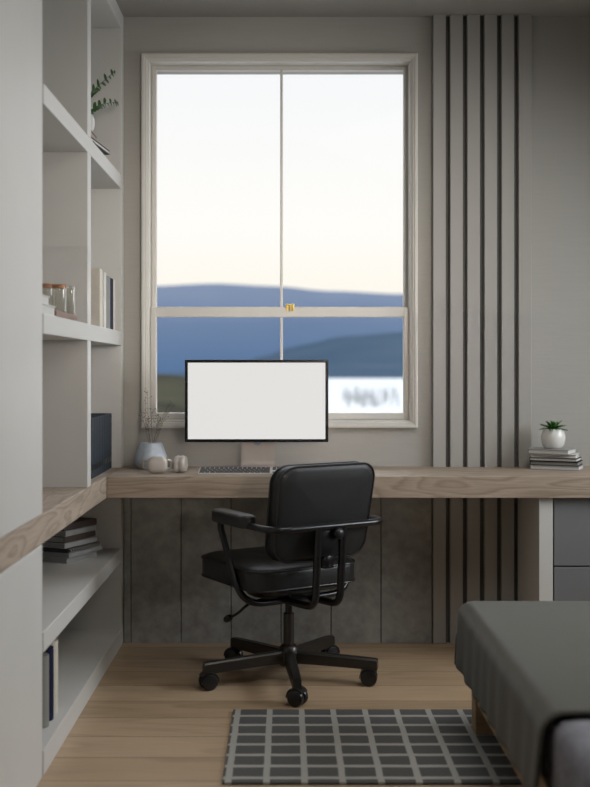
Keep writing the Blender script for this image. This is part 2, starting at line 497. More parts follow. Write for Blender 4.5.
# ------------------------------------------------------------------ wall claddings
# concrete boards under the desk
pl = thing('trim_1', 'dark concrete wall panelling below the desk', 'wall panel', (-.03, 4.62, 0), kind='structure')
P0 = (131-286)*4.615/1093; PITCH = 50*4.615/1093
xs = [XF+.002]+[P0+PITCH*k for k in range(7)]
xs[-1] = .617
m = MB()
for a, b in zip(xs, xs[1:]): m.box(a+.0018, b-.0018, 4.615, 4.630, 0, WB-.004, .0015, 1)
m.build('concrete_board', M['concrete'], pl)
MB().box(xs[0], xs[-1], 4.630, WALL-.0005, 0, WB-.004).build('backing_board', M['black_gap'], pl)
# vertical slats
sl = thing('trim_2', 'beige vertical slat wall panel right of the window', 'slat panel', (.83, 4.62, 0), kind='structure')
SP = 17.12*4.602/1093; s0 = (433.2-286)*4.602/1093
MB().box(s0, s0+SP*5+.053, 4.628, WALL-.0005, 0, CEIL).build('backing_board', M['slat_back'], sl)
for k in range(6):
    MB().box(s0+SP*k, s0+SP*k+.0530, 4.602, 4.628, 0, CEIL, .0012, 1).build('slat', M['slat'], sl)

# ------------------------------------------------------------------ worktops
SE = s0+SP*5+.053
poly = [(XF+.002, DF), (1.72, DF), (1.72, WALL-.002), (SE+.003, WALL-.002), (SE+.003, 4.600), (s0-.003, 4.600), (s0-.003, WALL-.002), (XF+.002, WALL-.002)]
desk = MB().prism(poly, WB, WT).build('desk_worktop', M['desk_wood'])
tag(desk, 'long thick oak desk top running along the wall under the window', 'desk')
b = desk.modifiers.new('bevel', 'BEVEL'); b.width = .002; b.segments = 2
ct = MB().box(-1.12, XF, 1.3, WALL-.002, WB, WT, .002, 2).build('side_counter', M['counter_wood'])
tag(ct, 'oak counter slab running along the left cabinets to the desk', 'counter')

# ------------------------------------------------------------------ left cabinets
T = .058
NY, DV0, DV1, EP0, EP1 = 3.088, 3.792, 3.856, 4.563, 4.630
bk = thing('open_bookcase', 'white open bookcase with two columns of cubbies above the counter', 'bookcase', (-.9, 3.86, WT))
XB = -1.12
def part(name, mat, par, *b, bevel=.0015):
    return MB().box(*b, bevel, 1).build(name, mat, par)
part('back_panel', M['cab'], bk, XB, XB+.015, NY, EP1, WT, CEIL-.001)
part('side_panel', M['cab'], bk, XB+.015, XF, EP0, EP1, WT, CEIL-.001)
part('side_panel', M['cab'], bk, XB+.015, XF-.01, NY, NY+.018, WT, CEIL-.001)
for (za, zb) in ((WT, 1.256), (1.314, 1.910), (1.968, 2.580)):
    part('divider', M['cab'], bk, XB+.015, XF, DV0, DV1, za, zb)
part('shelf', M['cab'], bk, XB+.015, XF, NY+.018, EP0, 1.910, 1.968)
part('shelf', M['cab'], bk, XB+.015, XF, NY+.018, EP0, 1.256, 1.314)
part('top_panel', M['cab'], bk, XB+.015, XF, NY+.018, EP0, 2.580, CEIL-.001)

lb = thing('low_bookcase', 'white open shelves under the oak counter at left', 'bookcase', (-.9, 3.86, 0))
part('back_panel', M['cab'], lb, XB, XB+.015, NY, EP1, 0, WB)
part('side_panel', M['cab'], lb, XB+.015, XF, EP0, EP1, 0, WB)
part('side_panel', M['cab'], lb, XB+.015, XF-.01, NY, NY+.018, 0, WB)
part('shelf', M['cab'], lb, XB+.015, XF, NY+.018, EP0, .350, .408)
part('bottom_shelf', M['cab'], lb, XB+.015, XF, NY+.018, EP0, 0, .072)

def wardrobe(name, label, z0, z1):
    t = thing(name, label, 'cabinet', (-.9, 2.3, z0))
    part('carcass', M['cab'], t, XB, XF-.020, 1.3, NY-.002, z0, z1)
    part('door', M['cab'], t, XF-.019, XF, 2.21, NY-.001, z0+.002, z1-.002)
    part('door', M['cab'], t, XF-.019, XF, 1.302, 2.206, z0+.002, z1-.002)
    return t
wardrobe('tall_cabinet', 'tall plain white cabinet with flat door above the counter at left edge', WT, CEIL-.001)
wardrobe('base_cabinet', 'plain white base cabinet below the counter at lower left edge', 0, WB)

# drawer cabinet under the right of the desk
dc = thing('drawer_cabinet', 'white drawer cabinet with grey drawer fronts under the desk at right', 'drawer cabinet', (1.35, 4.42, 0))
part('side_panel', M['cab'], dc, .976, 1.029, 4.215, 4.600, 0, WB-.0005)
part('carcass', M['black_gap'], dc, 1.030, 1.66, 4.245, WALL-.002, .0, WB-.0005)
part('side_panel', M['cab'], dc, 1.661, 1.713, 4.215, 4.600, 0, WB-.0005)
part('drawer', M['drawer'], dc, 1.0355, 1.655, 4.220, 4.243, .397, WB-.003)
part('drawer', M['drawer'], dc, 1.0355, 1.655, 4.220, 4.243, .120, .3915)
part('plinth', M['drawer'], dc, 1.0355, 1.655, 4.230, 4.243, 0, .112)

# ------------------------------------------------------------------ monitor
mon = thing('desktop_monitor', 'desktop monitor with blank white screen on a wide metal stand', 'monitor', (-.12, 4.5, WT))
YM = 4.440
a, b_ = pt(184.8, 442.2, YM), pt(328.4, 359.6, YM)
MB().box(a.x, b_.x, YM, YM+.016, a.z, b_.z, .003, 2).build('bezel', M['bezel'], mon)
MB().box(a.x+.002, b_.x-.002, YM+.0165, YM+.030, a.z+.002, b_.z-.002, .004, 2).build('back_shell', M['alu'], mon)
MB().box(a.x+.0125, b_.x-.0125, YM-.0008, YM, a.z+.0125, b_.z-.0125).build('screen', M['screen'], mon)
# bent sheet stand
c0, c1 = pt(240.3, 0, 4.5).x, pt(274.3, 0, 4.5).x
prof = fillet([(4.470, WT+.0035), (4.560, WT+.0035), (4.520, .97), (4.4715, .97)], [.02, .012], 6) if False else None
path = fillet([(0, 4.42, WT+.004), (0, 4.585, WT+.004), (0, 4.535, 1.03), (0, 4.4725, 1.03)], [.03, .02], 6)
m = MB(); th = .0035
L = []
for i, p in enumerate(path):
    t = (path[min(i+1, len(path)-1)]-path[max(i-1, 0)]).normalized(); n = Vector((0, -t.z, t.y))
    q0, q1 = p+n*th, p-n*th
    L.append([Vector((c0, q0.y, q0.z)), Vector((c1, q0.y, q0.z)), Vector((c1, q1.y, q1.z)), Vector((c0, q1.y, q1.z))])
m.loops(L, True, True, True)
st = m.build('stand', M['alu'], mon, smooth=35)
q = pt(257.3, 441.8, 4.55)
Rm = Matrix.Rotation(PI/2-.17, 4, 'X')
MB().lathe([(0, .0022), (.0145, .0022), (.0155, .001), (.0155, 0), (0, 0)], (q.x, 4.5595, q.z), 24, M=Rm).build('cable_ring', M['hole'], mon, smooth=40)

# ------------------------------------------------------------------ keyboard
kx0 = pt(197.8, 0, 4.28).x
kb = thing('keyboard', 'slim white keyboard with dark keys on the desk in front of the monitor', 'keyboard', (kx0+.21, 4.34, WT))
KY0, KY1, KW = 4.272, 4.395, .425
def kz(y): return WT+.006+(y-KY0)/(KY1-KY0)*.011
MBk = MB()
MBk.loops([[Vector((kx0+.004, KY0, WT+.0008)), Vector((kx0+KW-.004, KY0, WT+.0008)), Vector((kx0+KW-.004, KY1, WT+.0008)), Vector((kx0+.004, KY1, WT+.0008))],
           [Vector((kx0, KY0, kz(KY0))), Vector((kx0+KW, KY0, kz(KY0))), Vector((kx0+KW, KY1, kz(KY1))), Vector((kx0, KY1, kz(KY1)))]], True, True, True)
MBk.build('case', M['key_white'], kb)
def row_keys(x0, widths, r):
    x = x0; ya = KY0+.0028+r*.0196; yb = ya+.0165
    for wd in widths:
        if wd > 0:
            m = MB(); z0a, z0b = kz(ya), kz(yb)
            m.loops([[Vector((x+.0016, ya, z0a)), Vector((x+wd-.0016, ya, z0a)), Vector((x+wd-.0016, yb, z0b)), Vector((x+.0016, yb, z0b))],
                     [Vector((x+.002, ya+.0006, z0a+.0022)), Vector((x+wd-.002, ya+.0006, z0a+.0022)), Vector((x+wd-.002, yb-.0006, z0b+.0022)), Vector((x+.002, yb-.0006, z0b+.0022))]], True, False, True)
            m.build('key', M['key'], kb)
        x += abs(wd)
u = .0186
rows = [[1.25*u, u, 1.25*u, 6*u, 1.25*u, u, 1.25*u, 2*u], [2.25*u]+[u]*10+[2.75*u], [1.75*u]+[u]*11+[2.25*u], [1.5*u]+[u]*12+[1.5*u], [u]*13+[2*u], [u]*15]
for r, ws in enumerate(rows): row_keys(kx0+.004, ws, r)
for r, ws in enumerate([[u, u, u], [-u, u, -u], [], [u]*3, [u]*3, [u]*3]): row_keys(kx0+.2905, [w_*.9 for w_ in ws], r)
for r, ws in enumerate([[2*u, u, u], [u]*3, [u]*4, [u]*3, [u]*4, [u]*4]): row_keys(kx0+.350, [w_*.98 for w_ in ws], r)

# ------------------------------------------------------------------ vase, twigs, headphones
vx, vy = pt(150.2, 0, 4.50).x, 4.53
vz = WT
vprof = [(.0, .0), (.052, .0), (.060, .004), (.0665, .018), (.0685, .034), (.0655, .052), (.058, .073), (.051, .090), (.0465, .102), (.0435, .1065), (.0405, .1055), (.040, .10), (.047, .08), (.055, .055), (.05, .012), (0, .010)]
m = MB().lathe(vprof, (vx, vy, vz), 36)
for v in m.bm.verts:   # a softly folded flank
    a_ = math.atan2(v.co.y-vy, v.co.x-vx); h = (v.co.z-vz)/.107
    k = 1+.05*math.exp(-((a_+.5)/.22)**2)*h-.06*math.exp(-((a_+.95)/.25)**2)*h
    v.co.x = vx+(v.co.x-vx)*k; v.co.y = vy+(v.co.y-vy)*k
tag(m.build('vase', M['vase'], smooth=50), 'squat pale blue stoneware vase on the desk corner behind headphones', 'vase')
tw = thing('dried_twigs', 'thin dried twigs with tiny buds standing in the pale blue vase', 'dried twigs', (vx, vy, vz+.012))
rt = random.Random(11)
for (px, py) in ((141, 411), (148, 392), (146, 420), (159, 408), (167.5, 407), (170, 405), (161, 417), (153, 412)):
    e = pt(px, py, vy); e.y += rt.uniform(-.03, .02)
    b0 = Vector((vx+rt.uniform(-.012, .012), vy+rt.uniform(-.01, .01), vz+.014))
    mid = Vector((vx+(e.x-vx)*.22+rt.uniform(-.004, .004), vy, vz+.107))
    path = smooth_path([b0, mid, mid.lerp(e, .55)+Vector((rt.uniform(-.006, .006), 0, .004)), e], 5)
    t_ = MB().tube(path, .001, 5, rads=[.0010-.0005*i/len(path) for i in range(len(path))]).build('twig', M['twig'], tw)
    m = MB()
    n = len(path)
    for i in range(n-7, n):
        for k in range(2):
            p = path[i]; q = p+Vector((rt.uniform(-.018, .018), rt.uniform(-.012, .012), rt.uniform(-.002, .018)))
            m.tube([p, q], .00045, 4)
            bmesh.ops.create_icosphere(m.bm, subdivisions=1, radius=rt.uniform(.0014, .0024), matrix=Matrix.Translation(q))
    m.build('buds', M['twig'], t_, smooth=60)

hp = thing('headphones', 'pale grey over-ear headphones lying on the desk beside the vase', 'headphones', (-.48, 4.38, WT))
def ear_cup(c, rz, par, w_=.082, h_=.066):
    """rounded-rectangle cup; local y = outward"""
    R = Matrix.Translation(c) @ Matrix.Rotation(rz, 4, 'Z')
    def lvl(y, ins):
        return [R @ Vector((x, y, z)) for x, z in rrect(w_-2*ins, h_-2*ins, max(.004, h_*.40-ins), 6)]
    shell = MB().loops([lvl(-.004, .002), lvl(-.012, 0), lvl(-.020, .001), lvl(-.026, .005), lvl(-.029, .012), lvl(-.030, .022)], True, True, True).build('ear_cup', M['headphone'], par, smooth=50)
    MB().loops([lvl(-.004, .004), lvl(.0, .001), lvl(.008, .000), lvl(.014, .003), lvl(.017, .010), lvl(.013, .017), lvl(.004, .019)], True, True, True).build('ear_cushion', M['cushion'], par, smooth=50)
    return R, shell
cc = pt(157.2, 464.6, 4.33); cc.z = WT+.0335
R1, sh1 = ear_cup(cc, .10, hp)
c2 = pt(179.2, 464, 4.36); c2.z = WT+.0335
R2, sh2 = ear_cup(c2, PI/2-.12, hp, .078, .066)
# metal yokes at the cup sides, then the band lying behind
for sgn in (-1, 1):
    m = MB().tube(smooth_path([R1 @ Vector((sgn*.038, -.004, .017)), R1 @ Vector((sgn*.054, 0, .014)), R1 @ Vector((sgn*.056, .004, -.006)), R1 @ Vector((sgn*.050, .002, -.016)), R1 @ Vector((sgn*.037, -.002, -.015))], 5), .0045, 8)
    m.build('yoke', M['headphone'], hp, smooth=60)
a0 = R1 @ Vector((.054, .002, .004)); a1 = R2 @ Vector((.040, 0, .0)); 
m = MB().tube(smooth_path([a0, a0+Vector((.008, .03, -.004)), a0+Vector((-.004, .075, -.018)), a0+Vector((.02, .115, -.024)), (a0+a1)/2+Vector((.03, .115, -.024)), a1+Vector((.004, .03, -.004)), a1], 6), .0055, 8)
m.build('headband', M['headphone'], hp, smooth=60)

# ------------------------------------------------------------------ generic books
def flat_book(name, label, c, w_, d, t, rz, cover, group=None, pages=None, spine='x'):
    """book lying flat; spine along local -x side; page block shows on the other sides"""
    b = thing(name, label, 'book', c, rz, group)
    k = min(.003, t*.16)
    m = MB()
    m.box(-w_/2, w_/2, -d/2, d/2, 0, k, .0006, 1); m.box(-w_/2, w_/2, -d/2, d/2, t-k, t, .0006, 1)
    m.box(-w_/2, -w_/2+k, -d/2, d/2, k, t-k)
    m.build('cover', cover, b, local=True)
    MB().box(-w_/2+k, w_/2-.004, -d/2+.004, d/2-.004, k, t-k).build('pages', pages or M['paper'], b, local=True)
    return b
# stack on the right of the desk, plant on top
bx, by = pt(552, 0, 4.42).x, 4.455
z = WT+.0002
specs = [  # front-left pixel, width, depth, thickness, turn, cover, label
    (530.3, .198, .112, .0172, -.42, M['book_midgrey'], 'white book with grey cover at the bottom of the desk stack'),
    (529.7, .196, .112, .0172, -.42, M['book_black'], 'black book second from bottom of the desk stack'),
    (529.5, .192, .112, .0135, -.43, M['book_black'], 'thin black-covered book in the middle of the desk stack'),
    (531.0, .182, .108, .0153, -.38, M['book_white'], 'white book second from top of the desk stack'),
    (528.0, .168, .120, .0195, -.52, M['book_midgrey'], 'pale grey book on top of the desk stack under the plant')]
for i, (p0, w_, d_, t, rz, cov, lab) in enumerate(specs):
    c_ = Vector((pt(p0, 0, 4.50).x, 4.50, z))+Matrix.Rotation(rz, 4, 'Z') @ Vector((w_/2, d_/2, 0))
    flat_book('book', lab, c_, w_, d_, t, rz, cov, 'books stacked on the right of the desk', M['book_grey'] if i == 1 else None)
    z += t+.0003
by = 4.513
# light spines: first-edge strip as in the photo (pale front edges)
pp = thing('potted_succulent', 'small green succulent in a round white pot on the desk books', 'potted plant', (pt(554, 0, 4.5).x, by, z))
PS = 1.2
MB().lathe([(0, 0), (.024, 0), (.030, .003), (.037, .014), (.041, .030), (.0405, .045), (.036, .060), (.032, .068), (.0295, .068), (.031, .058), (.030, .050), (0, .050)], (0, 0, 0), 32).build('pot', M['ceramic'], pp, local=True, smooth=50)
MB().lathe([(.0305, .056), (.018, .060), (0, .061)], (0, 0, 0), 20).build('soil', M['soil'], pp, local=True, smooth=50)
rs = random.Random(4)
m = MB()
for ring_, (n, el, ln, wd) in enumerate([(9, .28, .044, .017), (9, .45, .042, .016), (8, .85, .036, .015), (5, 1.25, .026, .012)]):
    for k in range(n):
        a_ = 2*PI*k/n+ring_*.35+rs.uniform(-.1, .1); e = el+rs.uniform(-.08, .08)
        d = Vector((math.cos(a_)*math.cos(e), math.sin(a_)*math.cos(e), math.sin(e)))
        m.leaf((d.x*.006, d.y*.006, .064+ring_*.002), d, ln*rs.uniform(.9, 1.1), wd, .10 if ring_ else .25)
fo = m.build('leaves', M['leaf2'], pp, local=True, smooth=60)
sd = fo.modifiers.new('thick', 'SOLIDIFY'); sd.thickness = .0018; sd.offset = 0
for c_ in [c_ for c_ in bpy.data.objects if c_.parent == pp]: c_.data.transform(Matrix.Scale(PS, 4))

# ------------------------------------------------------------------ books standing in the middle right cubby
Z = 1.3142
def standing(label, y0, y1, h, cover, front=-.694, deep=.15, group='books standing in the middle cubby', z=Z, pages=None):
    b = thing('book', label, 'book', (front-deep/2, (y0+y1)/2, z), 0, group)
    t = y1-y0; k = min(.004, t*.2)
    m = MB()
    m.box(front-k, front, y0, y1, z, z+h, .001, 1)
    m.box(front-deep, front-k, y0, y0+k, z, z+h, .0005, 1); m.box(front-deep, front-k, y1-k, y1, z, z+h, .0005, 1)
    m.build('cover', cover, b)
    MB().box(front-deep+.004, front-k, y0+k, y1-k, z+.003, z+h-.004).build('pages', pages or M['paper'], b)
    return b
standing('thick cream book standing closest to the divider in middle cubby', 4.075, 4.140, .218, M['book_cream'])
standing('thin white book standing between the cream and grey books', 4.165, 4.222, .214, M['book_white'])
standing('grey book standing between white and navy books', 4.232, 4.316, .206, M['book_grey'])
standing('navy blue book standing in the middle cubby', 4.320, 4.392, .204, M['book_navy'])
standing('slim off-white book standing at far right of the row', 4.394, 4.440, .206, M['book_cream'])

# ------------------------------------------------------------------ navy binders on the counter
ordn = ['first', 'second', 'third', 'fourth', 'fifth', 'sixth', 'seventh', 'last']
n = 8; yA, yB = 4.085, 4.553; tw_ = (yB-yA)/n; h = .228; xf = -.726; dp = .17
bi = thing('binder', 'dark blue binder on the counter, first from the divider', 'binder', (xf-dp/2, yA+tw_/2, WT+.0002), 0, 'dark blue binders on the counter')
mm = MB()
y_a, y_b = -tw_/2+.0014, tw_/2-.0014
mm.box(dp/2-.003, dp/2, y_a, y_b, 0, h, .0012, 2); mm.box(-dp/2, dp/2-.003, y_a, y_a+.0025, 0, h); mm.box(-dp/2, dp/2-.003, y_b-.0025, y_b, 0, h)
mm.build('cover', M['binder'], bi, local=True)
MB().box(-dp/2+.006, dp/2-.004, y_a+.003, y_b-.003, .002, h-.003).build('pages', M['paper'], bi, local=True)
MB().box(dp/2, dp/2+.0006, -.017, .017, .030, .052).build('finger_hole', M['bezel'], bi, local=True)
for k in range(1, n):
    copy_tree(bi, (xf-dp/2, yA+tw_*(k+.5), WT+.0002), None, 'dark blue binder on the counter, %s from the divider' % ordn[k] if k < n-1 else 'dark blue binder on the counter, last, nearest the wall')

# ------------------------------------------------------------------ middle left cubby: white books, tray, glass jars
flat_book('book', 'white book lying at the bottom beside the jar tray', (-.772, 3.212, Z), .15, .20, .031, 0, M['book_white'], 'white books beside the jar tray')
flat_book('book', 'smaller white book lying on another white book beside jars', (-.778, 3.196, Z+.0314), .14, .17, .028, 0, M['book_white'], 'white books beside the jar tray')
m = MB().box(-.83, -.700, 3.335, 3.668, Z, Z+.022, .004, 2)
tag(m.build('tray', M['tray']), 'low dark wooden tray under the glass jars', 'tray')
zt = Z+.0222
def jar(label, x, y, r, h, lid, group):
    j = thing('glass_jar', label, 'jar', (x, y, zt), 0, group)
    MB().lathe([(0, 0), (r*.93, 0), (r, .003), (r, h), (r-.0022, h), (r-.0022, .005), (0, .005)], (0, 0, 0), 28).build('glass_body', M['glass'], j, local=True, smooth=40)
    if lid == 'copper':
        MB().lathe([(0, h), (r+.0012, h), (r+.0012, h+.011), (r-.001, h+.0125), (0, h+.0125)], (0, 0, 0), 28).build('lid', M['copper'], j, local=True, smooth=40)
    else:
        MB().lathe([(0, h+.0005), (r*.9, h+.0005), (r, h+.004), (r*.9, h+.009), (0, h+.010)], (0, 0, 0), 28).build('lid', M['glass'], j, local=True, smooth=40)
    return j
jar('glass jar with copper lid at the front of the tray', -.728, 3.51, .0225, .078, 'copper', 'glass jars on the tray')
jar('small clear glass jar at the right end of the tray', -.716, 3.640, .0135, .088, 'glass', 'glass jars on the tray')
jar('wide glass jar with copper lid at back left of the tray', -.782, 3.57, .029, .085, 'copper', 'glass jars on the tray')

# ------------------------------------------------------------------ top right cubby: books, pot with branches
zA = 1.9682
flat_book('book', 'white book with brown cover at the bottom of the high shelf stack', (-.79, 4.185, zA), .15, .25, .036, .0, M['book_brown'], 'books on the top shelf')
flat_book('book', 'wide black-covered book in the middle of the high shelf stack', (-.795, 4.20, zA+.0364), .17, .27, .016, -.10, M['book_black'], 'books on the top shelf')
flat_book('book', 'tan book directly under the pot on the high shelf', (-.79, 4.10, zA+.0528), .13, .19, .026, 0, M['book_tan'], 'books on the top shelf', M['book_tan'])
zp = zA+.0792
po = thing('potted_plant', 'leafy green branches in a white pot on the top shelf', 'potted plant', (-.765, 4.10, zp))
MB().lathe([(0, 0), (.034, 0), (.042, .006), (.047, .022), (.0475, .04), (.044, .056), (.036, .066), (.033, .066), (.038, .05), (0, .045)], (0, 0, 0), 30).build('pot', M['ceramic'], po, local=True, smooth=50)
MB().lathe([(.037, .050), (.02, .054), (0, .055)], (0, 0, 0), 18).build('soil', M['soil'], po, local=True, smooth=50)
rl = random.Random(9)
def frond(p1, p2, p3, n=11):
    pth = smooth_path([Vector((0, 0, .05)), p1, p2, p3], 6)
    s_ = MB().tube(pth, .002, 6, rads=[.003-.002*i/len(pth) for i in range(len(pth))]).build('stem', M['stem'], po, local=True, smooth=60)
    m = MB(); L = len(pth)
    for i in range(5, L):
        d = (pth[i]-pth[i-1]).normalized()
        sd_ = d.cross(Vector((.75, -.66, 0))).normalized()
        for sg in ((-1, 1) if i % 2 else (1,)):
            dd = d*1.0+sd_*sg*.62+Vector((rl.uniform(-.12, .12), rl.uniform(-.12, .12), rl.uniform(-.05, .12)))
            m.leaf(pth[i], dd, rl.uniform(.028, .038), rl.uniform(.013, .017), .1, up=(.75, -.66, .2))
    m.leaf(pth[-1], pth[-1]-pth[-2], .034, .010, .05, up=(.75, -.66, .2))
    m.build('leaves', M['leaf'], s_, local=True, smooth=60)
def lp(px, py, x):   # point seen at a pixel, on the plane x, in plant space
    Y = x*1093/(px-286)
    return pt(px, py, Y)-Vector((-.765, 4.10, zp))
frond(lp(86.5, 100, -.755), lp(95, 89, -.725), lp(113.5, 72.5, -.692))
frond(lp(87, 113, -.755), lp(101, 104.5, -.715), lp(116.5, 102.5, -.690))
frond(Vector((-.02, -.05, .14)), Vector((-.04, -.12, .20)), Vector((-.05, -.19, .22)))

# ------------------------------------------------------------------ stack on the low shelf
zc = .4082
rz0 = -.44
def lower_book(label, cover, t, w_, d, off, rz, pages=None):  # whites and page blocks take darker colours in place of counter shade
    global zc
    b = flat_book('book', label, (-.892+off[0], 4.332+off[1], zc), w_, d, t, rz0+rz+PI, cover, 'books stacked on the low shelf', pages or M['paper_shaded'])
    zc += t+.0003; return b
G = M['book_midgrey']
lower_book('mid grey book at the bottom of the low shelf stack', M['book_midgrey'], .021, .205, .20, (0, 0), 0, M['book_midgrey'])
lower_book('pale grey wide book second from bottom of the low shelf stack', M['book_midgrey'], .018, .205, .23, (.012, .012), .02)
# spiral notebook
sn = thing('spiral_notebook', 'black spiral-bound notebook in the middle of the low shelf stack', 'notebook', (-.892+.016, 4.340-.006, zc), rz0, 'books stacked on the low shelf')
MB().box(-.1, .093, -.105, .105, .0005, .0155, .001, 1).build('cover', M['book_black'], sn, local=True)
m = MB()
for k in range(13):
    y = -.098+k*.0162
    m.tube([Vector((.094+.0088*math.cos(a_), y+.002*a_/PI, .0092+.0074*math.sin(a_))) for a_ in [i*2*PI/12 for i in range(13)]], .0014, 6, closed=False)
m.build('spiral_binding', M['alu_white'], sn, local=True, smooth=60)
zc += .0183
lower_book('white book lying just above the spiral notebook', M['book_white_shaded'], .020, .20, .205, (0, 0), -.03)
lower_book('brown book between two white books in the low shelf stack', M['book_brown'], .025, .195, .215, (-.006, .004), .03, M['book_midgrey'])
lower_book('white book just under the topmost brown book', M['book_white_shaded'], .021, .195, .20, (0, 0), 0)
lower_book('brown book on top of the low shelf stack', M['book_brown'], .025, .195, .21, (-.002, .004), -.02, M['book_midgrey'])

# ------------------------------------------------------------------ folders on the bottom shelf
zb = .0722
def folder(label, y, h, mat):
    f = thing('ring_binder', label, 'binder', (-.80, y, zb), 0, 'ring binders on the bottom shelf')
    t = .052; d = .16
    # rounded spine facing the room
    out = [(-d/2, -t/2), (d/2-.02, -t/2)]+[(d/2-.02+.02*math.cos(a_), t/2*math.sin(a_)) for a_ in [(-PI/2)+PI*k/10 for k in range(1, 10)]]+[(d/2-.02, t/2), (-d/2, t/2)]
    MB().prism(out, 0, h).build('cover', mat, f, local=True, smooth=40)
    m = MB().box(-d/2+.01, d/2-.03, -.016, .016, h, h+.003, .001, 1)
    for xx in (-.03, .045):
        m.tube([Vector((xx, .013*math.cos(a_), h+.003+.016*math.sin(a_))) for a_ in [PI*k/10 for k in range(11)]], .0022, 6)
    m.build('ring_clip', M['chrome'], f, local=True, smooth=50)
folder('grey ring binder nearest the white cabinet on bottom shelf', 3.318, .216, M['book_grey'])
folder('navy ring binder standing between grey and white ones', 3.384, .222, M['book_navy'])
folder('off-white ring binder at right end on bottom shelf', 3.450, .228, M['book_cream'])

# ------------------------------------------------------------------ office chair
CH = Vector((.010, 4.070, 0))
chair = thing('office_chair', 'black leather swivel office chair with tube arms in front of the desk', 'office chair', CH)
th = math.radians(32)
RC = Matrix.Rotation(th, 4, 'Z')
def cl(p): return RC @ Vector(p)      # chair-seat space -> thing space
def cbuild(mb, name, mat, par=chair, smooth=50):
    for v in mb.bm.verts: v.co = RC @ v.co
    return mb.build(name, mat, par, local=True, smooth=smooth)
# five star base (own heading)
MB().lathe([(0, .055), (.032, .055), (.038, .062), (.039, .104), (.035, .122), (.026, .133), (.0195, .136), (0, .131)], (0, 0, 0), 28).build('hub', M['base_metal'], chair, local=True, smooth=40)
MB().lathe([(0, .131), (.0200, .131), (.0200, .248), (.0180, .250), (0, .250)], (0, 0, 0), 24).build('gas_column', M['base_metal'], chair, local=True, smooth=40)
MB().lathe([(0, .250), (.013, .250), (.013, .300), (0, .300)], (0, 0, 0), 20).build('piston', M['tube'], chair, local=True, smooth=40)
for k in range(5):
    a_ = math.radians(-85+72*k)
    Rz = Matrix.Rotation(a_, 4, 'Z')
    L = []
    for (r, zt_, zb_, hw) in ((.020, .112, .066, .019), (.10, .108, .066, .018), (.24, .102, .062, .0165), (.322, .098, .058, .0155), (.333, .096, .058, .0145)):
        L.append([Rz @ Vector(p) for p in ((r, -hw, zb_), (r, hw, zb_), (r, hw, zt_-.006), (r, hw*.75, zt_), (r, -hw*.75, zt_), (r, -hw, zt_-.006))])
    leg = MB().loops(L, True, True, True).build('leg', M['base_metal'], chair, local=True, smooth=30)
    # twin wheel caster
    ca = a_+math.radians((0, 0, 0, 0, 0)[k])
    ca = math.radians((150, 172, 30, 150, 25)[k])
    c_off = Vector(((.002, .0), (-.016, .0), (.0, .0), (-.006, -.012), (.002, .0))[k]+(0,))
    Rc = Matrix.Rotation(ca, 4, 'Z'); c = Rz @ Vector((.318, 0, 0))+c_off
    m = MB()
    for sg in (-1, 1):
        Mx = Matrix.Translation(c) @ Rc @ Matrix.Translation((.0, sg*.015, .0305)) @ Matrix.Rotation(PI/2*sg, 4, 'X')
        m.lathe([(0, -.011), (.022, -.011), (.0285, -.009), (.0305, -.004), (.0305, .005), (.0285, .010), (.020, .012), (.018, .009), (0, .009)], (0, 0, 0), 26, M=Mx)
    hd = MB(); Mh = Matrix.Translation(c) @ Rc @ Matrix.Translation((.0, 0, .0305)); L = []
    for q in range(13):
        a2 = math.radians(-5+150*q/12); cs, sn_ = math.cos(a2), math.sin(a2)
        L.append([Mh @ Vector(p) for p in ((.0325*cs, -.021, .0325*sn_), (.0325*cs, .021, .0325*sn_), (.035*cs, .021, .035*sn_), (.035*cs, -.021, .035*sn_))])
    hd.loops(L, True, True, True)
    hd.build('caster_hood', M['base_metal'], leg, local=True, smooth=40)
    cst = m.build('caster', M['rubber'], leg, local=True, smooth=40)
# fender/stem of each caster
    # (kept with the wheel set: small axle block)
# seat cushion
def cushion_levels(w_, d, r, lv, cx=0, cy=0):
    return [[Vector((x, y, z)) for x, y in rrect(w_-2*i, d-2*i, max(.012, r-i), 9, cx, cy)] for z, i in lv]
SW, SD, SCY = .465, .465, .080
lv = [(.366, .030), (.366, .006), (.370, .001), (.378, 0), (.425, 0), (.436, .002), (.4425, .006), (.448, .015), (.454, .035), (.459, .065), (.461, .10), (.4605, .14), (.457, .175), (.452, .205), (.449, .222)]
m = MB().loops(cushion_levels(SW, SD, .085, lv, 0, SCY), True, True, True)
cbuild(m, 'seat', M['leather_seat'], smooth=55)
for zz in (.4385, .3715):
    pts_ = [Vector((x, y, zz)) for x, y in rrect(SW+.001, SD+.001, .085, 9, 0, SCY)]
    cbuild(MB().tube(pts_, .0035, 7, closed=True), 'piping', M['piping'])
m = MB()
Mx = Matrix.Translation((0, SCY, .4510))
m.lathe([(0, .004), (.008, .003), (.011, 0), (0, -.002)], (0, 0, 0), 16, M=Mx)
cbuild(m, 'button', M['leather'])
# plate and mechanism under the seat
m = MB().loops(cushion_levels(.30, .30, .05, [(.3655, .0), (.357, 0), (.352, .004)], 0, 0), True, True, True)
m.box(-.05, .05, -.09, .09, .296, .352, .008, 2)
cbuild(m, 'tilt_mechanism', M['tube'])
cbuild(MB().lathe([(0, .325), (.05, .327), (.07, .337), (.075, .352), (0, .352)], (-.105, -.01, 0), 26), 'tension_housing', M['rubber'])
